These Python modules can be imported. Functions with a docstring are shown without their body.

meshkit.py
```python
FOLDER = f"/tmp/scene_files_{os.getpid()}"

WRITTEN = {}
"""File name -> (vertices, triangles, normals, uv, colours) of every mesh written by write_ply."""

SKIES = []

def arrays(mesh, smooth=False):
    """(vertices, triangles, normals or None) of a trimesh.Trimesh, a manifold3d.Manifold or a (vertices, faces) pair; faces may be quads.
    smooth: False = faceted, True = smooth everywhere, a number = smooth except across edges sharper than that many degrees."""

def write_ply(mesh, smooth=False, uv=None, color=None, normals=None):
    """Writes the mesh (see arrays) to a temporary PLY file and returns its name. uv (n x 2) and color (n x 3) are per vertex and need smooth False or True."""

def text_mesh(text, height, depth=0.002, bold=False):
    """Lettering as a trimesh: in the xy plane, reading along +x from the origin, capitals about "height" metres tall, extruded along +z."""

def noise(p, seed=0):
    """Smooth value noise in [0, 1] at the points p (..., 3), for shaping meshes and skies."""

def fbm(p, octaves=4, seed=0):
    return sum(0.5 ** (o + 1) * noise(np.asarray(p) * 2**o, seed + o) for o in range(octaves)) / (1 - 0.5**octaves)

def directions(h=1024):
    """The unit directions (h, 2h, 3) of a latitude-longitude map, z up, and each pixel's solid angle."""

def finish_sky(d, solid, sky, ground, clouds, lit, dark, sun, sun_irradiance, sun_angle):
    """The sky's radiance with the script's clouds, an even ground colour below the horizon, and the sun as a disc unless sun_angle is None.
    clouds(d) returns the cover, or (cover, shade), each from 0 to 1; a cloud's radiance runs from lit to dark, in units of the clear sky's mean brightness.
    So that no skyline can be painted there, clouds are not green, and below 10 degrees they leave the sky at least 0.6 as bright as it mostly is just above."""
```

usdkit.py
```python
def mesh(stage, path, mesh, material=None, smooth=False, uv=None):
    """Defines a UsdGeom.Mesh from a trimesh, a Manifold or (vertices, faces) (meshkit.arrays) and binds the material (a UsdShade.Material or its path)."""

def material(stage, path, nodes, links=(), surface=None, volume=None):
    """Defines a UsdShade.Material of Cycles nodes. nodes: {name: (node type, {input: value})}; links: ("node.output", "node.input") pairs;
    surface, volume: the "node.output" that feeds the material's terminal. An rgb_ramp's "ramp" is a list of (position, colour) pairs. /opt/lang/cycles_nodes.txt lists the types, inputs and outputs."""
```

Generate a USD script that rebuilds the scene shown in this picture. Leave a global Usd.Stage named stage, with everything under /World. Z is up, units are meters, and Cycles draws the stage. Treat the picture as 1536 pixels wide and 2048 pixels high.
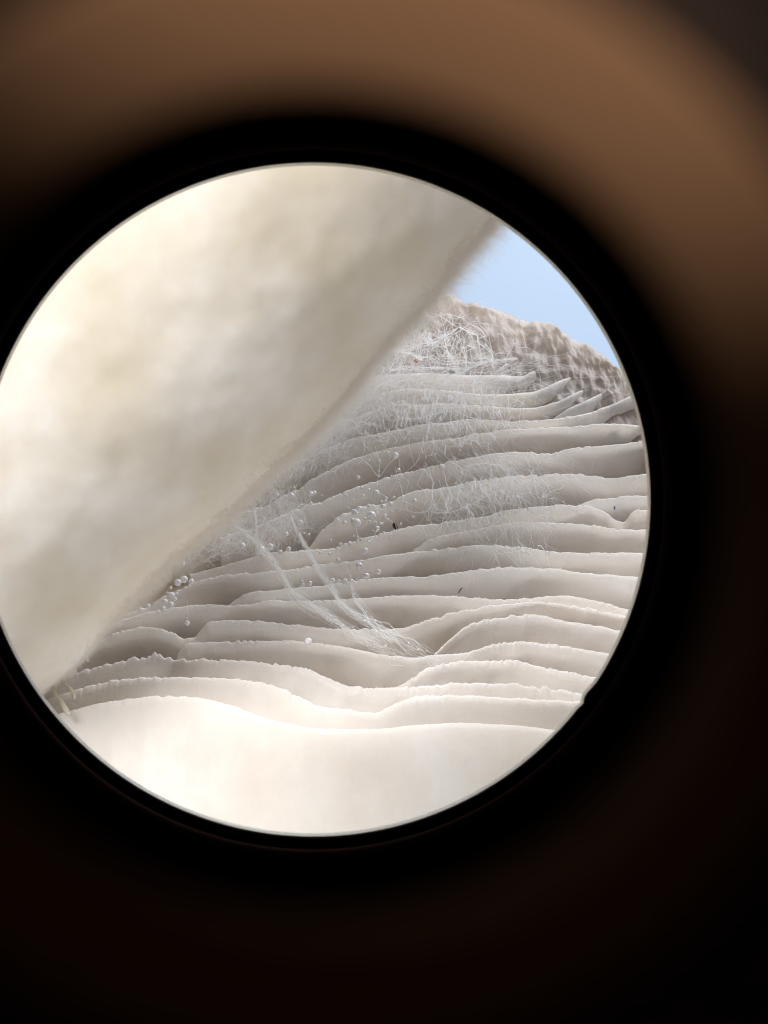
import math, numpy as np, trimesh, usdkit, meshkit
from scipy.interpolate import PchipInterpolator
from scipy.ndimage import gaussian_filter1d
from pxr import Usd, UsdGeom, UsdLux, UsdShade, Gf, Vt, Sdf

stage = Usd.Stage.CreateInMemory()
UsdGeom.SetStageUpAxis(stage, 'Z'); UsdGeom.SetStageMetersPerUnit(stage, 1.0)
UsdGeom.Xform.Define(stage, '/World')
rng = np.random.default_rng(7)

# ---------------------------------------------------------------- camera
# the specimen stands as the microscope shows it, enlarged about ten times; the eyepiece is at its real size
F0 = 0.70
cam = UsdGeom.Camera.Define(stage, '/World/camera')
cam.CreateHorizontalApertureAttr(36.0)
cam.CreateFocalLengthAttr(36.0 * F0 / 0.2304)
cam.CreateClippingRangeAttr(Gf.Vec2f(0.004, 100.0))
cam.CreateFStopAttr(68.0); cam.CreateFocusDistanceAttr(0.695)
cam.CreateExposureAttr(0.0)
cam.AddRotateXOp().Set(90.0)          # looks along +y, z up

# ---------------------------------------------------------------- lamps
def look_quat(pos, target):
    d = Gf.Vec3d(*target) - Gf.Vec3d(*pos)
    return Gf.Rotation(Gf.Vec3d(0, 0, -1), d).GetQuat()
def rect_light(name, pos, target, w, h, inten, col):
    l = UsdLux.RectLight.Define(stage, '/World/' + name)
    l.CreateWidthAttr(w); l.CreateHeightAttr(h); l.CreateIntensityAttr(inten); l.CreateColorAttr(Gf.Vec3f(*col))
    l.AddTranslateOp().Set(Gf.Vec3d(*pos)); q = look_quat(pos, target)
    l.AddOrientOp(UsdGeom.XformOp.PrecisionDouble).Set(Gf.Quatd(q)); return l
rect_light('lamp_key', (-0.418, 0.079, 0.392), (0.0, 0.66, -0.02), 0.30, 0.30, 31.5, (1.0, 0.99, 0.985))
rect_light('lamp_right', (0.38, 0.30, 0.06), (0.04, 0.68, 0.0), 0.30, 0.30, 1.3, (1.0, 0.96, 0.95))
rect_light('lamp_below', (0.10, 0.47, -0.25), (0.07, 0.66, -0.07), 0.16, 0.16, 7.5, (0.97, 0.98, 1.0))
rect_light('lamp_above', (0.20, 0.84, 0.40), (0.04, 0.71, 0.0), 0.26, 0.26, 6.5, (0.88, 0.92, 1.0))
rect_light('lamp_backdrop', (0.35, 0.95, 0.55), (0.12, 1.40, 0.10), 0.30, 0.30, 18.5, (0.97, 0.985, 1.0))
el = UsdLux.SphereLight.Define(stage, '/World/lamp_eyepiece')      # stray light on the upper right of the brown ring
el.CreateRadiusAttr(0.0015); el.CreateIntensityAttr(1400.0); el.CreateColorAttr(Gf.Vec3f(1.0, 0.80, 0.62))
ep = (-0.0046, 0.012, -0.0095); el.AddTranslateOp().Set(Gf.Vec3d(*ep))
el.AddOrientOp(UsdGeom.XformOp.PrecisionDouble).Set(Gf.Quatd(look_quat(ep, (0.0014, 0.044, 0.0107))))
sh = UsdLux.ShapingAPI.Apply(el.GetPrim()); sh.CreateShapingConeAngleAttr(16.5); sh.CreateShapingConeSoftnessAttr(1.0)

# ---------------------------------------------------------------- helpers
K = 0.2304 / 1536 / F0
def P(px, py, y):
    px, py, y = np.broadcast_arrays(np.asarray(px, float), np.asarray(py, float), np.asarray(y, float))
    return np.stack([(px - 768) * K * y, y, (1024 - py) * K * y], -1)
def Y(py):                                   # the slope on which the free edges of the gills lie
    return 0.70 - (np.asarray(py, float) - 1100) * 0.00018
DOWN = np.array([0.0, 0.64, -0.77])          # from a gill's free edge into the cap
FACE = np.array([0.0, -0.77, -0.64])         # the way a gill's near face looks
UP = -DOWN
def smooth_line(pts, step=2.0):
    p = np.asarray(pts, float)
    if len(p) == 2: p = np.vstack([p[0], p.mean(0), p[1]])
    s = np.r_[0, np.cumsum(np.linalg.norm(np.diff(p, axis=0), axis=1))]
    t = np.linspace(0, s[-1], max(4, int(s[-1] / step)))
    return np.stack([PchipInterpolator(s, p[:, k])(t) for k in range(p.shape[1])], -1)
def grid_faces(n, m, close=False):
    i, j = np.meshgrid(np.arange(n - 1), np.arange(m if close else m - 1), indexing='ij')
    a, b = i * m + j, i * m + (j + 1) % m
    return np.stack([a, b, b + m, a + m], -1).reshape(-1, 4)

counts = {}
def numbered(parent, name):
    k = (parent, name); n = counts.get(k, 0); counts[k] = n + 1
    return f'{parent}/{name}' if n == 0 else f'{parent}/{name}_{n:03d}'
def tag(prim, label=None, cat=None, group=None, kind=None):
    for k, v in (('label', label), ('category', cat), ('group', group), ('kind', kind)):
        if v: prim.SetCustomDataByKey(k, v)
    return prim
def thing(name, label, cat, group=None, loc=None):
    x = UsdGeom.Xform.Define(stage, numbered('/World', name))
    if loc is not None: x.AddTranslateOp().Set(Gf.Vec3d(*map(float, loc)))
    return tag(x.GetPrim(), label, cat, group)
def part(name, mesh, mat, parent=None, smooth=True):
    base = str(parent.GetPath()) if parent else '/World'
    return usdkit.mesh(stage, numbered(base, name), mesh, mat, smooth).GetPrim()
def curves(name, lines, widths, mat, parent=None):
    base = str(parent.GetPath()) if parent else '/World'
    c = UsdGeom.BasisCurves.Define(stage, numbered(base, name))
    c.CreateTypeAttr('linear'); c.CreateWrapAttr('nonperiodic')
    c.CreatePointsAttr(Vt.Vec3fArray.FromNumpy(np.vstack(lines).astype(np.float32)))
    c.CreateCurveVertexCountsAttr(Vt.IntArray.FromNumpy(np.array([len(l) for l in lines], np.int32)))
    c.CreateWidthsAttr(Vt.FloatArray.FromNumpy(np.concatenate(widths).astype(np.float32))); c.SetWidthsInterpolation('vertex')
    UsdShade.MaterialBindingAPI.Apply(c.GetPrim()).Bind(mat)
    return c.GetPrim()

# ---------------------------------------------------------------- materials
UsdGeom.Scope.Define(stage, '/World/Looks')
def M(name, nodes, links=(), surface='p.BSDF'):
    return usdkit.material(stage, '/World/Looks/' + name, nodes, links, surface=surface)
def flesh(name, c0, c1, c2, scale, bump=0.4, bscale=900.0, sss=0.35, bdist=0.0004, stretch=(1, 1, 1), ramp=(0.3, 0.5, 0.72)):
    return M(name, {
        'g': ('texture_coordinate', {}),
        'm': ('mapping', {'scale': stretch}),
        'n': ('noise_texture', {'scale': scale, 'detail': 4.0, 'roughness': 0.55}),
        'r': ('rgb_ramp', {'ramp': [(ramp[0], c0), (ramp[1], c1), (ramp[2], c2)]}),
        'n2': ('noise_texture', {'scale': bscale, 'detail': 3.0, 'roughness': 0.6}),
        'b': ('bump', {'strength': bump, 'distance': bdist}),
        'p': ('principled_bsdf', {'roughness': 0.62, 'specular_ior_level': 0.25, 'subsurface_method': 'random_walk', 'subsurface_weight': sss,
                                  'subsurface_radius': (1.0, 0.8, 0.6), 'subsurface_scale': 0.004, 'sheen_weight': 0.08})},
        [('g.object', 'm.vector'), ('m.vector', 'n.vector'), ('n.fac', 'r.fac'), ('r.color', 'p.base_color'), ('g.object', 'n2.vector'), ('n2.fac', 'b.height'), ('b.normal', 'p.normal')])
gill_mats = [flesh('gill_flesh_%d' % i, *c, 40.0, bump=0.35, bscale=1100.0) for i, c in enumerate([
    ((0.69, 0.60, 0.53), (0.76, 0.68, 0.61), (0.82, 0.76, 0.70)),
    ((0.71, 0.615, 0.54), (0.775, 0.695, 0.62), (0.83, 0.77, 0.705)),
    ((0.68, 0.60, 0.535), (0.75, 0.68, 0.62), (0.81, 0.76, 0.71))])]
cap_mat = flesh('cap_flesh', (0.60, 0.51, 0.42), (0.68, 0.60, 0.51), (0.74, 0.67, 0.58), 60.0)
margin_mat = flesh('cap_margin_flesh', (0.28, 0.235, 0.205), (0.37, 0.32, 0.29), (0.46, 0.415, 0.385), 90.0, bump=0.8, bscale=500.0, sss=0.2)
stem_mat = flesh('stem_flesh', (0.61, 0.54, 0.42), (0.67, 0.61, 0.52), (0.75, 0.71, 0.645), 26.0, bump=0.15, bscale=260.0, stretch=(1, 1, 1), ramp=(0.33, 0.50, 0.64))
def hypha_mat(name, col, tr):
    if not tr:
        return M(name, {'d': ('diffuse_bsdf', {'color': col}), 't': ('translucent_bsdf', {'color': col}), 'm': ('mix_closure', {'fac': 0.4})}, [('d.BSDF', 'm.closure1'), ('t.BSDF', 'm.closure2')], 'm.closure')
    return M(name, {'d': ('diffuse_bsdf', {'color': col}), 't': ('translucent_bsdf', {'color': col}), 'm': ('mix_closure', {'fac': 0.4}),
                    'x': ('transparent_bsdf', {}), 'o': ('mix_closure', {'fac': tr})},
             [('d.BSDF', 'm.closure1'), ('t.BSDF', 'm.closure2'), ('m.closure', 'o.closure1'), ('x.BSDF', 'o.closure2')], 'o.closure')
thread_mat = hypha_mat('mould_thread', (0.97, 0.97, 0.98), 0.0)
cotton_mat = hypha_mat('mould_cotton', (0.90, 0.89, 0.89), 0.0)
fuzz_mat = hypha_mat('stem_fuzz', (0.91, 0.87, 0.815), 0.0)
cord_mat = hypha_mat('mould_cord', (0.93, 0.93, 0.92), 0.0)
drop_mat = M('water_drop', {'p': ('principled_bsdf', {'base_color': (0.98, 0.98, 0.99), 'roughness': 0.15, 'ior': 1.33, 'transmission_weight': 0.32, 'specular_ior_level': 0.6})})
slime_mat = M('wet_slime', {'p': ('principled_bsdf', {'base_color': (0.95, 0.93, 0.80), 'roughness': 0.12, 'ior': 1.4, 'transmission_weight': 0.6, 'thin_film_thickness': 420.0, 'thin_film_ior': 1.45})})
speck_mat = M('dark_speck', {'p': ('principled_bsdf', {'base_color': (0.035, 0.02, 0.018), 'roughness': 0.6})})
orange_mat = M('orange_grain', {'p': ('principled_bsdf', {'base_color': (0.45, 0.20, 0.07), 'roughness': 0.6})})
blue_mat = M('blue_backdrop', {'g': ('texture_coordinate', {}), 'n': ('noise_texture', {'scale': 3.0}), 'r': ('rgb_ramp', {'ramp': [(0.3, (0.50, 0.645, 0.85)), (0.7, (0.56, 0.685, 0.86))]}),
                               'p': ('diffuse_bsdf', {})}, [('g.object', 'n.vector'), ('n.fac', 'r.fac'), ('r.color', 'p.color')])
black_mat = M('black_paint', {'g': ('texture_coordinate', {}), 'n': ('noise_texture', {'scale': 400.0}), 'b': ('bump', {'strength': 0.2, 'distance': 0.0002}),
                              'p': ('principled_bsdf', {'base_color': (0.012, 0.008, 0.007), 'roughness': 0.75, 'specular_ior_level': 0.2})}, [('g.object', 'n.vector'), ('n.fac', 'b.height'), ('b.normal', 'p.normal')])
barrel_mat = M('barrel_paint', {'p': ('diffuse_bsdf', {'color': (0.022, 0.011, 0.008)})})
bronze_mat = M('brown_ring', {'p': ('principled_bsdf', {'base_color': (0.13, 0.078, 0.048), 'roughness': 0.8, 'specular_ior_level': 0.1})})
rim_mat = M('stop_rim', {'p': ('principled_bsdf', {'base_color': (0.85, 0.84, 0.74), 'roughness': 0.35, 'metallic': 0.9})})

# ---------------------------------------------------------------- backdrop
bd = part('background', trimesh.creation.box((3.0, 0.02, 3.0), trimesh.transformations.translation_matrix((0.2, 1.5, 0.2))), blue_mat, smooth=False)
tag(bd, 'plain pale blue backdrop behind the mushroom cap', 'backdrop', kind='structure')

# ---------------------------------------------------------------- eyepiece
YS, YR = 0.50, 0.048                        # field stop and ring, metres from the lens
def axis(y):                                 # centre line of the tube, in metres
    a, b = P(627, 999, YR), P(627, 999, YS)
    return a + (b - a) * ((y - YR) / (YS - YR))
def ring_verts(r, y, n, nick=False):
    a = np.linspace(0, 2 * np.pi, n, endpoint=False); c = axis(y)
    rr = np.full(n, float(r))
    if nick:                                 # the stop's edge is nicked at the lower right
        d = (a - math.radians(-37.2) + np.pi) % (2 * np.pi) - np.pi
        rr = rr * (1 + 0.006 * np.exp(-(d / 0.012) ** 2)) - rr * 0.006 * np.exp(-((d - 0.03) / 0.03) ** 2)
    return np.stack([c[0] + rr * np.cos(a), np.full(n, y), c[2] + rr * np.sin(a)], -1)
def lathe(profile, n=256, nick=False):       # profile: (radius, y) pairs, closed ring of rings
    v = np.vstack([ring_verts(r, y, n, nick) for r, y in profile])
    m = len(profile); i, j = np.meshgrid(np.arange(m), np.arange(n), indexing='ij')
    a, b = i * n + j, i * n + (j + 1) % n; c, d = ((i + 1) % m) * n + (j + 1) % n, ((i + 1) % m) * n + j
    f = np.stack([a, b, c, d], -1).reshape(-1, 4)
    t = trimesh.Trimesh(v, np.vstack([f[:, [0, 1, 2]], f[:, [0, 2, 3]]]), process=False)
    if t.volume < 0: t.invert()
    return t
eye = thing('microscope_eyepiece', 'dark microscope eyepiece tube with blurred brown ring around the round view', 'eyepiece')
rs = 671 * K * YS
ro = rs + 0.004
part('field_stop', lathe([(rs + 0.0006, YS - 0.0005), (rs + 0.0006, YS + 0.003), (ro, YS + 0.003), (ro, YS - 0.0005)], 720, True), black_mat, eye, 30)
tag(part('stop_rim', lathe([(rs, YS + 0.0025), (rs + 0.00016, YS - 0.0008), (rs + 0.0006, YS - 0.0008), (rs + 0.0006, YS + 0.0025)], 720, True), rim_mat, eye, 30), 'thin bright edge of the round opening')
part('barrel', lathe([(ro - 0.001, YS - 0.0006), (0.0094, 0.0510), (0.0104, 0.0495), (ro + 0.002, YS)], 256), barrel_mat, eye, 30)
part('retaining_ring', lathe([(0.00872, 0.0490), (0.00874, 0.0486), (0.0088, 0.0478), (0.00895, 0.0462), (0.0092, 0.0442), (0.0094, 0.0420), (0.0095, 0.0395), (0.0112, 0.0395), (0.0112, 0.0490)], 256), bronze_mat, eye, 40)
part('eyecup', lathe([(0.0096, 0.0392), (0.0101, 0.034), (0.0120, 0.015), (0.0140, -0.020), (0.0165, -0.020), (0.0150, 0.0495), (0.0114, 0.0495), (0.0114, 0.0392)], 256), black_mat, eye, 40)

# ---------------------------------------------------------------- mushroom
mush = thing('mushroom', 'pale mushroom lying gills up with thick soft stem and wavy cream gills', 'mushroom')
# free edges traced as (x, y) lines; flags: l / r = the gill is short and sinks at that end
GILLS = [
 ('lr', [(930,735),(985,728),(1040,708),(1085,672)]),
 ('lr', [(960,762),(1020,756),(1075,738),(1115,712),(1145,685)]),
 ('r', [(640,800),(700,775),(760,752),(850,748),(940,752),(1020,752),(1080,735),(1120,712)]),
 ('r', [(560,880),(640,850),(700,812),(760,786),(830,778),(900,783),(980,790),(1060,786),(1120,762),(1170,735),(1215,705)]),
 ('r', [(480,960),(540,935),(600,893),(680,848),(750,822),(791,806),(831,809),(880,806),(960,812),(1060,817),(1110,806),(1160,782),(1205,752),(1245,722)]),
 ('lr', [(1040,836),(1090,828),(1150,812),(1200,788),(1245,758),(1285,735)]),
 ('', [(420,1030),(480,1000),(560,945),(620,912),(700,880),(780,862),(860,848),(940,840),(1020,842),(1100,839),(1170,828),(1230,808),(1280,785),(1340,765)]),
 ('', [(340,1070),(435,1041),(500,1020),(539,1009),(565,991),(599,978),(617,964),(656,942),(695,923),(734,910),(779,897),(865,882),(929,873),(994,862),(1058,858),(1123,855),(1209,848),(1270,850),(1360,850)]),
 ('', [(440,1075),(520,1050),(578,1025),(609,1012),(661,996),(682,987),(734,968),(786,951),(865,933),(929,918),(994,907),(1037,904),(1080,907),(1110,905),(1144,897),(1209,892),(1252,887),(1290,880),(1370,868)]),
 ('l', [(590,1090),(599,1080),(617,1067),(643,1048),(677,1033),(703,1022),(734,1012),(773,1007),(799,995),(838,981),(870,978),(908,972),(951,961),(1015,954),(1080,950),(1144,948),(1187,953),(1225,957),(1260,952),(1295,948),(1370,942)]),
 ('', [(380,1150),(460,1128),(534,1108),(565,1104),(604,1100),(656,1097),(695,1087),(721,1077),(760,1068),(799,1059),(838,1051),(878,1047),(908,1043),(972,1032),(1015,1021),(1058,1016),(1100,1012),(1166,1011),(1191,1018),(1215,1026),(1226,1036),(1236,1043),(1246,1045),(1254,1038),(1262,1027),(1272,1021),(1295,1020),(1370,1018)]),
 ('l', [(1085,1012),(1123,1003),(1187,998),(1230,996),(1250,992),(1295,992),(1370,990)]),
 ('l', [(760,1120),(800,1101),(843,1084),(886,1071),(951,1060),(994,1050),(1037,1045),(1080,1046),(1123,1047),(1187,1052),(1230,1058),(1295,1061),(1370,1064)]),
 ('', [(200,1250),(260,1225),(293,1212),(327,1194),(368,1175),(414,1158),(456,1149),(518,1146),(560,1141),(622,1133),(650,1129),(736,1118),(792,1109),(843,1103),(908,1097),(951,1091),(994,1092),(1058,1097),(1123,1105),(1166,1106),(1230,1106),(1290,1107),(1370,1106)]),
 ('l', [(400,1216),(422,1204),(456,1192),(497,1184),(539,1182),(602,1176),(650,1171),(714,1161),(779,1155),(843,1154),(908,1147),(972,1139),(1037,1135),(1101,1137),(1144,1143),(1209,1150),(1282,1155),(1370,1160)]),
 ('', [(180,1262),(260,1236),(310,1222),(364,1214),(418,1209),(456,1212),(497,1210),(531,1202),(602,1202),(697,1199),(800,1192),(865,1191),(929,1195),(994,1199),(1058,1197),(1123,1192),(1187,1201),(1222,1210),(1252,1219),(1340,1232)]),
 ('', [(150,1302),(210,1275),(247,1262),(277,1255),(310,1256),(343,1265),(368,1277),(389,1274),(402,1260),(418,1245),(456,1240),(518,1242),(560,1248),(602,1251),(656,1258),(740,1259),(812,1254),(865,1237),(943,1219),(1021,1207),(1073,1204),(1151,1213),(1229,1229),(1330,1250)]),
 ('l', [(840,1290),(900,1264),(948,1246),(1021,1233),(1073,1230),(1125,1242),(1190,1252),(1245,1263),(1330,1275)]),
 ('l', [(340,1325),(352,1312),(360,1304),(377,1288),(414,1285),(477,1283),(560,1282),(643,1288),(697,1296),(760,1309),(833,1316),(865,1311),(917,1308),(943,1303),(984,1290),(1047,1284),(1125,1292),(1229,1310),(1310,1320)]),
 ('l', [(760,1345),(833,1338),(890,1328),(943,1323),(1021,1321),(1099,1338),(1193,1355),(1290,1368)]),
 ('', [(90,1378),(135,1356),(185,1335),(227,1327),(260,1317),(300,1311),(314,1306),(330,1313),(352,1317),(414,1319),(477,1321),(560,1328),(610,1336),(656,1356),(700,1372),(770,1376),(850,1372),(930,1366),(1020,1368),(1110,1378),(1200,1392),(1290,1400)]),
 ('', [(80,1402),(143,1383),(185,1371),(235,1360),(302,1355),(372,1355),(435,1356),(500,1362),(560,1376),(604,1396),(640,1412),(700,1420),(750,1426),(792,1407),(838,1392),(917,1391),(1021,1396),(1099,1400),(1172,1404),(1280,1412)]),
 ('', [(60,1450),(120,1428),(177,1412),(227,1402),(310,1393),(372,1393),(435,1403),(477,1416),(518,1432),(552,1442),(604,1452),(656,1458),(750,1458),(830,1450),(917,1446),(1020,1450),(1110,1460),(1220,1475),(1300,1490)]),
]
PXM = 0.2304 / 1536 / 0.8
def gill_mesh(pts, flags, k):
    line = smooth_line(pts, 2.0); n = len(line)
    px, py = line[:, 0], line[:, 1]
    depth = Y(gaussian_filter1d(py, 40, mode='nearest'))
    q = np.stack([px / 14.0, np.full(n, k * 7.3), np.zeros(n)], -1)
    q2 = np.stack([px / 4.5, np.full(n, k * 3.1), np.ones(n)], -1)
    ser = (meshkit.fbm(q, 3, 11) - 0.5) * 7.5 + (meshkit.noise(q2, 5) - 0.5) * 4.0
    near = np.clip(np.maximum((py - 1300) / 150, (830 - py) / 60 + (px - 1000) / 400), 0, 1)   # the nearest and the rim-ward gills have rounder, softer edges
    E = P(px, py, depth); ser = ser * (1 - 0.8 * near) * (0.25 + 1.1 * meshkit.noise(np.stack([px / 60.0, np.full(n, k * 4.1), np.zeros(n)], -1), 13)) * PXM
    s = np.linspace(0, 1, n); L = n * 2.0
    sink = np.zeros(n)
    if 'l' in flags: sink = np.maximum(sink, np.clip(1 - s * L / (26 if k == 18 else 110), 0, 1) ** 1.3)
    if 'r' in flags:                                       # runs into the rim
        e = np.clip(1 - (1 - s) * L / 130, 0, 1); E = E + np.array([0.0, 0.011, 0.0]) * (e ** 1.3)[:, None]
        sink = np.maximum(sink, 0.85 * e ** 2.2)
    E = E + np.array([0.0, 0.64, -0.77]) * (sink * 0.010)[:, None]
    H = 0.100 if k >= len(GILLS) - 2 else 0.024
    u = np.r_[1.0, 0.8, 0.62, 0.47, 0.34, 0.24, 0.16, 0.10, 0.055, 0.022, 0.005]
    u = np.r_[u, 0.0, u[::-1]]; side = np.r_[np.ones(11), 0, -np.ones(11)]
    ur = (0.0006 + 0.0023 * near)[:, None] / H
    w = 0.00055 + 0.0020 * near[:, None]
    half = w * np.sqrt(np.clip(u[None] / ur, 0, 1)) + 0.0026 * np.minimum(u[None] * H / 0.024, 1.2) ** 1.2
    # soft waves of the sheet across its depth
    uu = np.broadcast_to(u[None], (n, len(u))); xx = np.broadcast_to(px[:, None], uu.shape)
    wav = (meshkit.fbm(np.stack([xx / 90, uu * 2.5, np.full_like(uu, k * 5.7)], -1), 3, 3) - 0.5) * (0.010 if k == len(GILLS) - 1 else 0.0050) * np.clip(uu * 4, 0, 1)
    off = side[None] * half + wav
    lean = np.clip((k - 18) / (len(GILLS) - 19.0), 0, 1)        # the nearest gills lean towards the viewer
    a = math.atan2(0.64, 0.77) * (1 - lean) - 0.30 * lean
    DOWN, FACE = np.array([0, math.sin(a), -math.cos(a)]), np.array([0, -math.cos(a), -math.sin(a)])
    V = E[:, None, :] + DOWN * (uu * H + ser[:, None] * (1 - uu) ** 8)[..., None] + FACE * off[..., None]
    m = len(u)
    f = grid_faces(n, m)
    t = trimesh.Trimesh(V.reshape(-1, 3), np.vstack([f[:, [0, 1, 2]], f[:, [0, 2, 3]]]), process=False)
    # close base and ends
    j = np.arange(n - 1) * m
    base = np.vstack([np.stack([j + m - 1, j, j + m], -1), np.stack([j + m - 1, j + m, j + 2 * m - 1], -1)])
    ends = []
    for o, fl in ((0, 1), ((n - 1) * m, -1)):
        for a in range(m // 2):
            tri = [[o + a, o + a + 1, o + m - 1 - a], [o + a + 1, o + m - 2 - a, o + m - 1 - a]]
            ends += [x[::fl] for x in tri]
    t = trimesh.Trimesh(V.reshape(-1, 3), np.vstack([t.faces, base, ends]), process=False)
    t.invert() if t.volume < 0 else None
    return t
GL = {10: 'gill with a curled notch near the right rim', 16: 'gill with a deep dip beside the stem', 18: 'gill that starts with a small step', 21: 'nearly white gill with a deep valley at its middle'}
for k, (fl, pts) in enumerate(GILLS):
    g = part('gill', gill_mesh(pts, fl, k), gill_mats[k % 3], mush)
    if k in GL: g.SetCustomDataByKey('label', GL[k])

# cap flesh under the gills
def slab(px, py, lift0, lift1):
    gx, gy = np.meshgrid(px, py, indexing='ij'); n, m = gx.shape
    c = P(gx, gy, Y(gy)); b = (meshkit.fbm(c * 60, 3, 4) - 0.5)[..., None] * 0.003
    top = c + DOWN * (lift0 + b); bot = c + DOWN * (lift1 + 2 * b)
    f = grid_faces(n, m); o = n * m
    rim = np.r_[np.arange(m), np.arange(1, n) * m + m - 1, (n - 1) * m + np.arange(m - 2, -1, -1), np.arange(n - 2, 0, -1) * m]
    r2 = np.roll(rim, -1)
    q = np.vstack([f, f[:, ::-1] + o, np.stack([r2, rim, rim + o, r2 + o], -1)])
    t = trimesh.Trimesh(np.vstack([top.reshape(-1, 3), bot.reshape(-1, 3)]), np.vstack([q[:, [0, 1, 2]], q[:, [0, 2, 3]]]), process=False)
    t.invert() if t.volume < 0 else None
    return t
part('cap', slab(np.linspace(-150, 1480, 90), np.linspace(700, 1440, 50), 0.0195, 0.050), cap_mat, mush)

# rough cap margin against the blue
sil = smooth_line([(640,640),(760,612),(820,600),(859,598),(887,591),(922,609),(954,612),(1002,625),(1057,647),(1105,656),(1141,681),(1177,692),(1212,725),(1252,757),(1290,810),(1350,880),(1420,960)], 2.5)
low = smooth_line([(640,850),(760,830),(860,825),(960,830),(1060,835),(1120,840),(1180,850),(1230,865),(1280,890),(1320,930),(1370,970),(1440,1020)], 2.5)
n = len(sil); low = np.stack([np.interp(np.linspace(0, 1, n), np.linspace(0, 1, len(low)), low[:, k]) for k in (0, 1)], -1)
prof = np.linspace(0, 1, 60)
a = sil[:, None] + (low - sil)[:, None] * prof[None, :, None]
dep = Y(a[..., 1]) + 0.003 + np.interp(a[..., 0], [960, 1130], [0.012, 0.0035]) * prof[None]
front = P(a[..., 0], a[..., 1], dep)
roll = np.array([[0.0, 0.003, 0.001], [0.0, 0.010, -0.002], [0, 0.024, -0.016], [0, 0.036, -0.05]])
bk = P(sil[:, 0], sil[:, 1], Y(sil[:, 1]) + 0.004)[:, None] + roll[None, ::-1]
V = np.concatenate([bk, front], 1)
nz = meshkit.fbm(V * np.array([230, 70, 80]), 4, 21) - 0.5; cell = np.abs(meshkit.noise(V * 190 + 5, 8) - 0.5) + np.abs(meshkit.noise(V * 150 + 9, 18) - 0.5)
V = V + np.array([0.2, -0.8, 0.5]) * (nz * 0.0075 + (0.35 - cell) * 0.0035 * np.r_[np.full(4, .5), 0.35 + 0 * prof][None] * np.r_[np.ones(4), np.clip((1 - prof) * 2.5, 0, 1)][None] * 2)[..., None]
m = V.shape[1]; f = grid_faces(n, m)
t = trimesh.Trimesh(V.reshape(-1, 3), np.vstack([f[:, [0, 1, 2]], f[:, [0, 2, 3]]]), process=False)
if t.face_normals[:, 1].mean() > 0: t.invert()
tag(part('cap_margin', t, margin_mat, mush), 'rough brownish rim of the cap against the blue')

# stem
edge = smooth_line([(1110,312),(985,445),(930,515),(872,588),(815,645),(760,712),(700,785),(640,848),(560,930),(480,1008),(400,1082),(330,1138),(285,1182),(240,1235),(180,1305),(85,1398),(20,1462),(-60,1540)], 6.0)
edge = gaussian_filter1d(edge, 8, axis=0, mode='nearest')
tan = np.gradient(edge, axis=0); tan /= np.linalg.norm(tan, axis=1)[:, None]
nrm = np.stack([tan[:, 1], -tan[:, 0]], -1); nrm *= np.sign(-nrm[:, :1])     # away from the gills, up left
RPX = 369.0
s = np.linspace(0, 1, len(edge)); ya = 0.617 + 0.035 * s
cen2 = edge + nrm * RPX; C = P(cen2[:, 0], cen2[:, 1], ya)
R = RPX * K * ya * 0.985
T = np.gradient(C, axis=0); T /= np.linalg.norm(T, axis=1)[:, None]
A1 = np.cross(T, [0, 1, 0]); A1 /= np.linalg.norm(A1, axis=1)[:, None]; A2 = np.cross(A1, T)
na = 240; ang = np.linspace(0, 2 * np.pi, na, endpoint=False)
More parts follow.
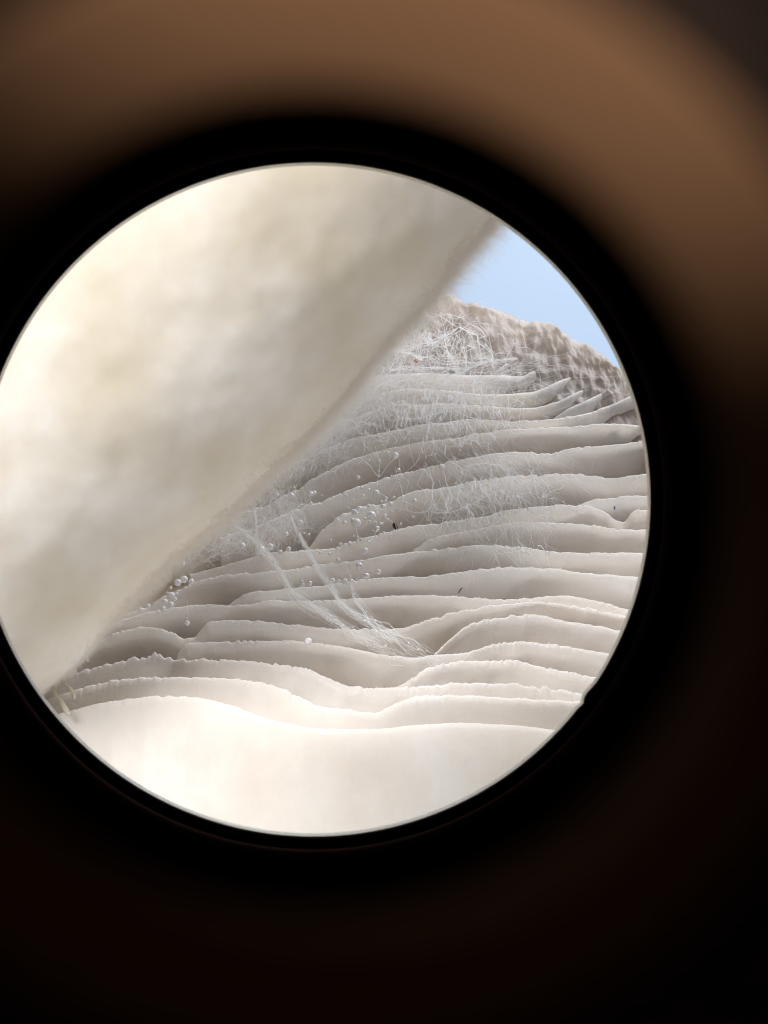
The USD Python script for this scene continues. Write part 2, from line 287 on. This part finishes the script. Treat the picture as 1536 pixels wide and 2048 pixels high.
rad = A1[:, None] * np.cos(ang)[None, :, None] + A2[:, None] * np.sin(ang)[None, :, None]
base = C[:, None] + rad * R[:, None, None]
bmp = (meshkit.fbm(base * 45, 3, 31) - 0.5) * 0.0030 + (meshkit.fbm(base * 150, 2, 33) - 0.5) * 0.0005
SV = base + rad * bmp[..., None]
f = grid_faces(len(edge), na, True)
stem = trimesh.Trimesh(SV.reshape(-1, 3), np.vstack([f[:, [0, 1, 2]], f[:, [0, 2, 3]]]), process=False)
c0, c1 = len(stem.vertices), len(stem.vertices) + 1; j = np.arange(na); o = (len(edge) - 1) * na
caps = np.vstack([np.stack([np.full(na, c0), (j + 1) % na, j], -1), np.stack([np.full(na, c1), o + j, o + (j + 1) % na], -1)])
stem = trimesh.Trimesh(np.vstack([stem.vertices, C[0], C[-1]]), np.vstack([stem.faces, caps]), process=False)
if stem.volume < 0: stem.invert()
stem_prim = part('stem', stem, stem_mat, mush)
# fine down along the stem's side
pts, fi = trimesh.sample.sample_surface(stem, 2600000, seed=3); nn = stem.face_normals[fi]
keep = (rng.random(len(pts)) < np.exp(-(nn[:, 1] / 0.16) ** 2)) & (pts[:, 2] > -0.09) & (pts[:, 2] < 0.115) & (nn @ np.array([0.72, 0.0, -0.68]) > 0.3)
pts, nn = pts[keep], nn[keep]
ln = rng.exponential(1.0, len(pts)).clip(0.1, 3.0) * np.interp(1024 - pts[:, 2] / (K * pts[:, 1]), [440, 900, 1200, 1400], [0.0028, 0.0023, 0.0011, 0.0005])
dirs = nn + rng.normal(0, 0.5, nn.shape); dirs /= np.linalg.norm(dirs, axis=1)[:, None]
bend = rng.normal(0, 0.35, nn.shape); tt = np.linspace(0, 1, 4)
hair = pts[:, None] - nn[:, None] * 0.0002 + (dirs[:, None] * tt[None, :, None] + bend[:, None] * (tt ** 2)[None, :, None] * 0.6) * ln[:, None, None]
tag(curves('stem_down', list(hair), list(np.broadcast_to(np.array([1, 0.85, 0.6, 0.15]) * 0.000035, (len(pts), 4))), fuzz_mat, stem_prim), kind='stuff')

# ---------------------------------------------------------------- mould threads
def lay(line2, lift, jitter=0.0):
    off = lift + jitter * (meshkit.noise(np.c_[line2 / 35.0, np.full(len(line2), rng.uniform(0, 99))], 3) - 0.5)
    return P(line2[:, 0], line2[:, 1], Y(line2[:, 1])) + UP * off[:, None] + np.array([0, -1, 0]) * 0.002
PX = K * 0.7
def wander(x, y, ang, length, curl, step=4.0):
    n = max(4, int(length / step)); a = ang + np.cumsum(rng.normal(0, curl * 0.6, n))
    return np.c_[x + np.cumsum(np.cos(a)) * step, y + np.cumsum(np.sin(a)) * step]
def patch(n, cx, cy, sx, sy, ang, spread, lmin, lmax, curl, width, lift, jit=0.004, branch=0.35, slope=0.0):
    lines, ws = [], []
    for _ in range(n):
        dx = rng.normal(0, sx); x, y = cx + dx, cy + rng.normal(0, sy) + slope * dx
        l = wander(x, y, ang + rng.normal(0, spread) + (np.pi if rng.random() < 0.5 else 0), rng.uniform(lmin, lmax), curl)
        todo = [l]
        if rng.random() < branch and len(l) > 6:
            b = l[rng.integers(2, len(l) - 2)]
            todo.append(wander(b[0], b[1], ang + rng.normal(0, spread + 0.6), rng.uniform(lmin, lmax) * 0.5, curl))
        lf = lift * rng.uniform(0.3, 1.3)
        for q in todo:
            lines.append(lay(q, lf, jit)); ws.append(np.full(len(q), width * PX * rng.uniform(0.35, 0.8)))
    return lines, ws
def lace(n, cx, cy, sx, sy, maxlen, keep, width, lift, slope=0.0):
    from scipy.spatial import Delaunay
    p = np.c_[rng.normal(0, sx, n), rng.normal(0, sy, n)]; p = np.c_[cx + p[:, 0], cy + p[:, 1] + slope * p[:, 0]]
    z = lift * rng.uniform(0, 1.6, n); lines, ws = [], []
    ed = {tuple(sorted(e)) for t in Delaunay(p).simplices for e in ((t[0], t[1]), (t[1], t[2]), (t[0], t[2]))}
    for i, j in sorted(ed):
        d = np.linalg.norm(p[i] - p[j])
        if d > maxlen or rng.random() > keep: continue
        m = max(4, int(d / 3)); t = np.linspace(0, 1, m)[:, None]
        q = p[i] * (1 - t) + p[j] * t + np.sin(np.pi * t) * rng.normal(0, 0.09 * d, 2) + np.sin(2 * np.pi * t) * rng.normal(0, 0.05 * d, 2)
        off = (z[i] * (1 - t) + z[j] * t)[:, 0]
        lines.append(P(q[:, 0], q[:, 1], Y(q[:, 1])) + UP * off[:, None] + np.array([0, -0.002, 0]))
        ws.append(np.interp(t[:, 0], [0, 0.5, 1], [1.3, 0.75, 1.3]) * width * PX * rng.uniform(0.5, 1.1))
    return lines, ws
def frompic(x0, y0, sc, pts): return [(x0 + a / sc, y0 + b / sc) for a, b in pts]
def strands(polys, lift, width, bundle=3, spread=2.2):
    lines, ws = [], []
    for pl in polys:
        l = smooth_line(pl, 4.0)
        for b in range(bundle):
            ph = rng.uniform(0, 99, 2); tq = np.arange(len(l)) / 9.0
            d = np.stack([meshkit.fbm(np.c_[tq, np.full(len(l), p), np.zeros(len(l))], 2, 6) - 0.5 for p in ph], -1) * spread * 2
            lines.append(lay(l + d, lift + rng.uniform(0, 0.001), 0.001)); ws.append(np.full(len(l), width * PX * rng.uniform(0.6, 1.2)))
    return lines, ws
def web(name, label, cat, pieces, mat, group=None):
    L = [l for p in pieces for l in p[0]]; W = [w for p in pieces for w in p[1]]
    return tag(curves(name, L, W, mat), label, cat, group, 'stuff')

za = lambda p: frompic(740, 640, 4.8, p)
zb = lambda p: frompic(840, 900, 4.267, p)
A_main = [za(p) for p in ([(200,640),(330,625),(500,630),(700,630),(900,640),(1000,600),(1200,560),(1400,540)], [(680,790),(780,745),(850,690),(920,640),(1010,590),(1150,560)],
    [(50,430),(200,420),(330,440),(480,410),(620,360),(740,290),(830,240)], [(60,430),(180,460),(300,470),(400,490),(500,540)], [(40,410),(150,440),(330,450)])]
A_thin = [za(p) for p in ([(0,830),(100,760),(200,690),(300,640)], [(370,70),(470,50),(590,65),(680,110),(760,160),(850,210)], [(980,180),(1050,220),(1090,280),(1040,310)],
    [(330,220),(420,260),(480,330),(490,400)], [(500,490),(600,490),(650,530),(740,550),(850,540),(1000,545)], [(640,360),(640,430),(700,490),(810,495)],
    [(300,1090),(450,1070),(600,1040),(720,1015),(830,1010),(920,960),(1000,930)], [(830,1010),(950,1060),(1060,1100),(1120,1180),(1200,1270)], [(340,1100),(480,1080),(540,1110),(640,1130),(760,1140),(860,1130)],
    [(660,650),(720,720),(830,800),(880,900),(940,970),(1000,1020)], [(850,760),(980,710),(1100,650)], [(1380,350),(1420,395),(1500,395)], [(160,480),(180,590),(200,640)], [(490,540),(500,590),(400,610)],
    [(250,480),(200,600),(190,650)], [(340,610),(400,560),(480,520)], [(910,440),(915,520)], [(480,420),(490,480),(600,490)], [(540,420),(545,470)], [(1230,780),(1200,860),(1170,900)], [(1010,790),(1040,850),(1060,920),(1085,990)])]
A_bright = [za([(850,210),(950,265),(1030,300),(1030,350),(1100,410),(1150,460),(1170,520),(1150,550)])]
web('mould_web', 'tangle of bright silky white threads strung across the cap behind the stem', 'mould',
    [patch(70, 880, 790, 85, 50, -0.1, 0.5, 100, 240, 0.05, 0.8, 0.006), lace(90, 905, 690, 55, 18, 60, 0.5, 0.75, 0.003, 0.2), strands(A_main, 0.006, 0.95, 7, 5.5), strands(A_thin, 0.005, 0.9, 2, 2.5), strands(A_bright, 0.006, 1.2, 4, 3),
     lace(190, 880, 735, 75, 32, 60, 0.5, 1.1, 0.006), patch(60, 890, 770, 70, 12, -0.05, 0.25, 40, 130, 0.05, 0.8, 0.005, slope=0.02), patch(60, 860, 700, 55, 40, 0.4, 1.2, 20, 70, 0.2, 0.65, 0.003)], thread_mat)
web('mould_web', 'loose mesh of fine white threads over the gills below the silky tangle', 'mould',
    [lace(460, 885, 850, 82, 36, 45, 0.5, 0.95, 0.006, -0.05), patch(25, 860, 805, 60, 20, 1.2, 0.5, 12, 45, 0.12, 0.75, 0.004), patch(110, 895, 868, 75, 26, 0.7, 0.8, 15, 65, 0.12, 0.75, 0.005, slope=-0.05), patch(50, 1000, 800, 60, 25, 0.5, 0.7, 20, 60, 0.1, 0.6, 0.003)], thread_mat)
B = [zb(p) for p in ([(1240,295),(1300,360),(1380,430),(1460,480)], [(100,400),(105,460),(100,540),(80,600),(0,635)], [(100,540),(130,580),(145,600)], [(80,600),(165,630),(240,630),(330,600),(440,560),(560,590)],
    [(30,230),(60,290),(100,340),(115,400)], [(180,250),(205,310),(220,380),(245,440),(240,490),(220,540),(240,610)], [(380,245),(440,225),(480,215),(600,225),(720,235)], [(150,420),(190,460),(215,560),(230,610)], [(330,600),(440,560),(560,500),(700,440)])]
web('mould_web', 'fan of slanting fine threads with tiny beads over the gills right of centre', 'mould',
    [strands(B, 0.004, 0.6, 2, 1.5), patch(230, 975, 942, 60, 12, 0.74, 0.25, 18, 50, 0.08, 0.58, 0.003, slope=-0.03), patch(330, 1005, 1000, 62, 17, 0.70, 0.35, 20, 60, 0.10, 0.58, 0.004, slope=-0.14), lace(170, 980, 1000, 62, 24, 45, 0.45, 0.8, 0.005, -0.12),
     patch(90, 905, 1040, 32, 18, 1.2, 0.6, 20, 60, 0.15, 0.7, 0.004)], thread_mat)
web('mould_web', 'sparse hanging threads on the bright gill edges at lower right of the fan', 'mould',
    [patch(80, 1010, 1075, 45, 24, 1.2, 0.35, 25, 80, 0.08, 0.6, 0.003)], thread_mat)
def along_stem(n, t0, t1, sx, lmin, lmax, w, lift):
    e = smooth_line([(860,600),(760,712),(640,848),(560,930),(480,1008),(400,1082),(330,1138)], 2.0)
    lines, ws = [], []
    for _ in range(n):
        c = e[int(rng.uniform(t0, t1) * (len(e) - 1))] + np.array([1.0, 0.25]) * abs(rng.normal(0, sx)) - np.array([12, 0])
        q = wander(c[0], c[1], rng.uniform(0, 6.28) if rng.random() < 0.5 else 2.4 + rng.normal(0, 0.5), rng.uniform(lmin, lmax), 0.22)
        lines.append(lay(q, lift * rng.uniform(0.2, 2.2), 0.004)); ws.append(np.full(len(q), w * PX * 0.5))
    return lines, ws
web('mould_cotton', 'soft white cottony mould hugging the right side of the stem', 'mould',
    [along_stem(2600, 0.12, 0.62, 55, 15, 60, 0.55, 0.004), patch(900, 690, 840, 60, 40, -0.5, 0.6, 20, 70, 0.15, 0.5, 0.003, slope=-0.55)], cotton_mat)
web('mould_cotton', 'misty tuft of mould with beads where the slanting cords begin', 'mould',
    [patch(520, 560, 1045, 28, 36, 1.4, 1.0, 15, 50, 0.25, 0.55, 0.006), patch(500, 500, 1075, 45, 22, -0.4, 1.0, 15, 50, 0.25, 0.5, 0.005), patch(300, 430, 1112, 48, 10, -0.25, 0.5, 15, 45, 0.25, 0.6, 0.004, slope=-0.3)], cotton_mat)

# slanting cords
def ico(c, r, sub=2): 
    t = trimesh.creation.icosphere(sub, r); t.apply_translation(c); return t
def cord(label, pts, width, n, lift, blobs):
    th = thing('mould_cord', label, 'mould cord')
    l = smooth_line(pts, 5.0); wl = np.interp(np.linspace(0, 1, len(l)), np.linspace(0, 1, len(width)), width)
    lines, ws = [], []
    for b in range(n):
        ph = rng.uniform(0, 99, 2); tq = np.arange(len(l)) / 10.0
        d = np.stack([meshkit.fbm(np.c_[tq, np.full(len(l), p), np.zeros(len(l))], 3, 6) - 0.5 for p in ph], -1) * wl[:, None] * 1.7
        lf = lift * np.clip(1.2 - np.linspace(0, 1, len(l)) * 1.0, 0.15, 1) + rng.normal(0, 0.0012)
        i0, i1 = int(len(l) * rng.uniform(0, 0.25)), int(len(l) * (0.45 + 0.55 * rng.random() ** 0.6)); q = l + d; p3 = P(q[:, 0], q[:, 1], Y(q[:, 1])) + UP * lf[:, None]
        lines.append(p3[i0:i1]); ws.append(np.full(i1 - i0, PX * rng.uniform(0.15, 0.5)))
    curves('thread', lines, ws, cord_mat, th)
    bl = []
    for _ in range(blobs):
        i = rng.integers(0, len(l)); q = l[i] + rng.normal(0, 0.35, 2) * wl[i]
        lf = lift * np.clip(1.2 - i / len(l), 0.15, 1)
        bl.append(ico(P(q[0], q[1], Y(q[1])) + UP * lf + np.array([0, -0.001, 0]), PX * rng.uniform(1.0, 2.6), 1))
    tag(part('bead', trimesh.util.concatenate(bl), drop_mat, th), kind='stuff')
cord('left and longest of the slanting white mould cords, with a pale knot halfway', [(470,1108),(501,1129),(535,1162),(560,1192),(589,1233),(614,1250),(652,1267),(697,1290),(760,1318),(830,1345)], [7,7,8,11,15,19,28,38], 50, 0.011, 16)
cord('middle slanting white mould cord studded with beads near its lower end', [(575,1070),(589,1104),(614,1150),(643,1196),(668,1225),(685,1250),(724,1271),(781,1297),(833,1318),(890,1345)], [5,5,6,9,13,18,26,36], 44, 0.011, 26)
cord('short right slanting mould cord ending on the bright gill', [(694,1190),(700,1201),(706,1227),(729,1253),(750,1274),(800,1296)], [4,5,6,10,15], 20, 0.009, 18)
cord('faint upright white wisp above the slanting cords', [(512,1060),(514,1090),(516,1125)], [4,4,5], 20, 0.010, 2)

# wet shining strings at the foot of the stem
def tube(line3, r, m=8):
    T = np.gradient(line3, axis=0); T /= np.linalg.norm(T, axis=1)[:, None]
    a = np.cross(T, [0, 1, 0.01]); a /= np.linalg.norm(a, axis=1)[:, None]; b = np.cross(T, a)
    w = np.linspace(0, 2 * np.pi, m, endpoint=False)
    r = np.broadcast_to(r, (len(line3),))
    V = line3[:, None] + (a[:, None] * np.cos(w)[None, :, None] + b[:, None] * np.sin(w)[None, :, None]) * r[:, None, None]
    f = grid_faces(len(line3), m, True); k = len(line3) * m
    j = np.arange(m); o = (len(line3) - 1) * m
    caps = np.vstack([np.stack([np.full(m, k), (j + 1) % m, j], -1), np.stack([np.full(m, k + 1), o + j, o + (j + 1) % m], -1)])
    t = trimesh.Trimesh(np.vstack([V.reshape(-1, 3), line3[:1], line3[-1:]]), np.vstack([f[:, [0, 1, 2]], f[:, [0, 2, 3]], caps]), process=False)
    t.invert() if t.volume < 0 else None
    return t
z8 = lambda p: frompic(60, 1150, 3.49, p)
for lab, pl, r in (('glassy wet string at the foot of the stem, lower and thicker', [(150,800),(170,850),(200,910),(230,950),(270,1020)], 4.5), ('short glassy wet string right of the thicker one', [(215,750),(235,800),(290,850),(315,910)], 3.8),
                   ('thin upright wet string by the dark crevice under the stem', [(392,570),(402,620),(408,660)], 2.2)):
    l = smooth_line(z8(pl), 2.0); rr = PX * r * (0.55 + 0.9 * meshkit.fbm(np.c_[np.arange(len(l)) / 5.0, np.zeros(len(l)), np.full(len(l), r)], 2, 2))
    tag(part('wet_string', tube(P(l[:, 0], l[:, 1], Y(l[:, 1]) - 0.002) + UP * 0.003, rr), slime_mat), lab, 'wet string')

# ---------------------------------------------------------------- droplets
z6 = lambda p: frompic(500, 900, 3.84, p)
def at_front(px, py, lift=0.005): return P(px, py, Y(py)) + UP * lift + np.array([0, -0.002, 0])
def drop(px, py, r, label, group=None, lift=0.005, sub=3):
    c = at_front(px, py, lift); q = trimesh.creation.icosphere(sub, r * PX * 1.2); q.apply_scale((1, 1, rng.uniform(0.96, 1.06)))
    x = UsdGeom.Xform.Define(stage, numbered('/World', 'water_droplet'))
    x.AddTranslateOp().Set(Gf.Vec3d(*map(float, c)))
    usdkit.mesh(stage, str(x.GetPath()) + '/bead', q, drop_mat, True)
    tag(x.GetPrim(), label, 'droplet', group)
drop(742.7, 1057, 8, 'upper right of the two largest round droplets over the middle gills')
drop(713.5, 1072, 8, 'lower left of the two largest round droplets over the middle gills')
drop(256, 1235, 11, 'large clear droplet pressed against the edge of the stem')
drop(791, 936.5, 5.7, 'bluish droplet under the thread mat, highest of the larger droplets')
drop(719, 1157, 6, 'larger droplet on a gill edge above the string of beads')
drop(733, 1178, 5.8, 'larger droplet at the right end of the string of beads')
drop(522, 1127, 9.5, 'big milky droplet at the head of the left slanting cord')
drop(541.7, 1119, 6, 'milky double droplet right of the big one at the cord head')
drop(618, 1308, 6, 'lone bright white bead on the lower gill left of the cords')
drop(377.5, 1271.5, 4.3, 'clear bead hanging in the dip of the gill beside the stem')
drop(345, 1216.5, 6.3, 'largest ring-like bead in the cluster close to the stem')
drop(883, 959, 5, 'elongated pale drop on a thread at the left end of the fan')
MID = [(752.6,1011,5.5),(780,1033.6,4.7),(719,1043,5),(709,1049.5,4.7),(737.5,1037,3.5),(765.6,1038,4.4),(772,1022,3),(828.6,1027,4),(810,1031.5,2.6),(770,1057,3.4),(750.5,1071,3.2),(755,1082,4.2),(690,1071,3.7),(677,1066,2.7),(705.7,1066.7,4),
       (722,1104,3),(738.8,1109.4,3),(700,1112,3.7),(708,1098,2),(730.5,1127,5.2),(756.5,1168.8,4.5),(676.6,1145,3.6),(776,930,2.4),(797,965,3),(716.7,980.7,3.6),(726.6,1017.7,3),(763,1029,2.4),(753,1045,2),(788,1020,2.4),(782,1048,2.4),(758,947,2.3),(801,1073,2)]
MID += [(rng.normal(735, 45), rng.normal(1055, 42), rng.uniform(1.3, 2.8)) for _ in range(34)]
for d in MID: drop(*d, 'small clear round droplet among those scattered over the middle gills', 'droplets over the middle gills')
for d in [(665.6,1186.5,4.5),(678,1188,3.5),(690,1188,4.8),(704,1187.5,3.6),(620,1192,4.2),(607,1195.6,3.6),(575.5,1195,3.2),(604,1188,3.5)]: drop(*d, 'whitish bead in the level string of beads crossing the slanting cords', 'string of beads at the cords')
for d in [(578.6,1123.7,4.3),(562,1130,4.3),(574,1094,3.9),(601,1071,5.3),(623,1013,4.4),(630,1010.7,3.4),(623,1032,2.7),(604,1035,2),(584,1017,5.2),(598,1093,2.6),(609,1092,2.4),(619,1094,2.1),(642,1131,3),(660,1133,2.6),(555,1015,4),(487,1117,5),(590,1000,2)]:
    drop(*d, 'small droplet around the misty mould tuft left of the middle droplets', 'droplets at the misty tuft')
for d in [(371,1184,6.3),(359,1190.7,5.7),(385.5,1188.7,5),(345,1235,5.4),(333,1229,5),(330,1243,4.6),(353,1224,3.7),(357,1212,2.6),(345,1200.7,2.6),(337.6,1211,2.3),(300,1237,4),(369,1154,3.4),(378,1262,1.8),(378,1256,1.6)]:
    drop(*d, 'clear ring-like bead in the small cluster between stem and cords', 'beads clustered close to the stem')
for d in [(1092,1126,3.4),(1035,1117,3.4),(1105,1072,2.6),(1100,1083,2.2),(1056,1038.5,3.4),(1045,1124,2.4),(1054,1126,2.8),(1059,1118,2)]: drop(*d, 'tiny bright bead on the sparse threads at lower right', 'beads on the sparse threads', 0.004, 2)
# beaded threads, each with its own beads
def beaded(label, polys, nb, rmin, rmax, w=0.8, lift=0.005):
    th = thing('beaded_thread', label, 'thread')
    L, W, bl = [], [], []
    for pl in polys:
        l = smooth_line(pl, 3.0); tq = np.arange(len(l)) / 5.0
        l = l + np.stack([meshkit.fbm(np.c_[tq, np.full(len(l), p), np.zeros(len(l))], 2, 6) - 0.5 for p in rng.uniform(0, 99, 2)], -1) * 2.2
        L.append(at_front(l[:, 0], l[:, 1], lift)); W.append(np.full(len(l), w * PX))
        for i in rng.integers(0, len(l), max(1, int(nb * len(l) / 12))):
            bl.append(ico(at_front(l[i, 0], l[i, 1], lift), PX * rng.uniform(rmin, rmax), 1))
    curves('thread', L, W, thread_mat, th)
    tag(part('bead', trimesh.util.concatenate(bl), drop_mat, th), kind='stuff')
beaded('long beaded thread falling from the mat and turning right along a gill', [z6([(1115,230),(1135,310),(1165,400),(1190,505),(1215,565),(1285,578),(1380,550),(1460,560),(1540,590)])], 5, 0.7, 1.5)
beaded('forked beaded thread right of the long falling one', [z6([(1400,360),(1395,470),(1380,545)]), z6([(1395,470),(1440,550)]), z6([(1340,200),(1390,300),(1410,360)])], 5, 0.6, 1.3)
beaded('beaded thread running down to the dark speck', [z6([(970,427),(1045,470),(1040,540),(1038,603),(1105,660),(1125,700),(1115,750)])], 4, 0.8, 1.7)
beaded('curved thread of beads below the two largest droplets', [z6([(917,804),(955,745),(980,700),(962,656)]), z6([(820,690),(830,755),(853,783)])], 5, 0.9, 1.7)
beaded('short beaded threads hanging from the left end of the mat', [z6([(1018,45),(1060,115),(1090,165)]), z6([(960,65),(972,110),(985,150)]), z6([(1140,200),(1165,280),(1185,320)]), z6([(1000,240),(985,310),(975,380)])], 3, 0.7, 1.4, 0.6)
beaded('thread with two spaced beads left of the two largest droplets', [z6([(630,590),(680,639),(731,657)])], 2, 0.8, 1.4, 0.5)
beaded('level thread carrying the string of beads over the cords', [z6([(560,1115),(636,1100),(731,1107),(784,1104),(840,1085)]), z6([(390,1140),(440,1128),(470,1122)])], 7, 1.0, 2.2)
beaded('zigzag thread of tiny beads rising from the misty tuft', [z6([(240,600),(300,575),(355,553),(400,520),(472,508),(460,460),(425,425),(400,390)]), z6([(340,440),(355,385),(370,350)]), z6([(445,395),(435,370)])], 4, 0.6, 1.3, 0.6)
beaded('faint thread of tiny beads on the gill edge below the misty tuft', [z6([(410,835),(475,862),(540,890)]), z6([(640,930),(680,942),(750,968)])], 5, 0.7, 1.4, 0.4)
beaded('chain of beads dropping into the dip beside the stem', [[(378,1225),(378,1245),(377.5,1268)]], 5, 0.7, 1.5, 0.5)
beaded('row of tiny beads along the gill under the fan', [zb([(680,620),(800,600),(920,595),(1000,615),(1090,640),(1150,640)]), zb([(1100,480),(1200,500),(1280,575),(1350,590),(1450,625)])], 7, 0.8, 2.0, 0.4, 0.003)
beaded('line of beads on the sparse threads at lower right', [zb([(690,920),(740,940),(830,925),(900,905),(990,910),(1010,880),(1070,960)]), zb([(860,840),(875,950)]), zb([(1050,830),(1105,780),(1125,735)])], 5, 0.8, 1.7, 0.5, 0.003)

# ---------------------------------------------------------------- specks
sp = trimesh.creation.icosphere(3, 1.0); v = sp.vertices * (1 + 0.5 * (meshkit.fbm(sp.vertices * 2.2, 3, 2) - 0.5)[:, None] * 2); v = v * np.array([4.2, 4.0, 7.0]) * PX
a = math.radians(22); v = v @ np.array([[math.cos(a), 0, -math.sin(a)], [0, 1, 0], [math.sin(a), 0, math.cos(a)]]).T
sk = thing('dark_speck', 'tiny dark brown crumb caught on a thread over the middle gills', 'speck', loc=at_front(790, 1075, 0.0045))
part('crumb', (v, sp.faces), speck_mat, sk)
tag(part('dark_fibre', tube(at_front(*smooth_line(frompic(500, 1050, 1.92, [(800, 290), (803, 281), (808, 274), (813, 271)]), 1.0).T, 0.003), PX * 1.1), speck_mat), 'tiny curved dark hair lying on a bright gill edge', 'fibre')
v2 = sp.vertices * (1 + 0.6 * (meshkit.fbm(sp.vertices * 2.5, 3, 8) - 0.5)[:, None] * 2) * 4.2 * PX + at_front(831, 753, 0.006)
tag(part('orange_grain', (v2, sp.faces), orange_mat), 'tiny orange grain caught in the silky threads', 'grain')
v3 = sp.vertices * np.array([1.8, 1.8, 4.0]) * PX + at_front(1227, 1026, 0.002)
tag(part('dark_fleck', (v3 , sp.faces), M('blue_black_fleck', {'p': ('principled_bsdf', {'base_color': (0.16, 0.14, 0.22), 'roughness': 0.5})})), 'small blue black fleck beside the notch in a gill', 'speck')
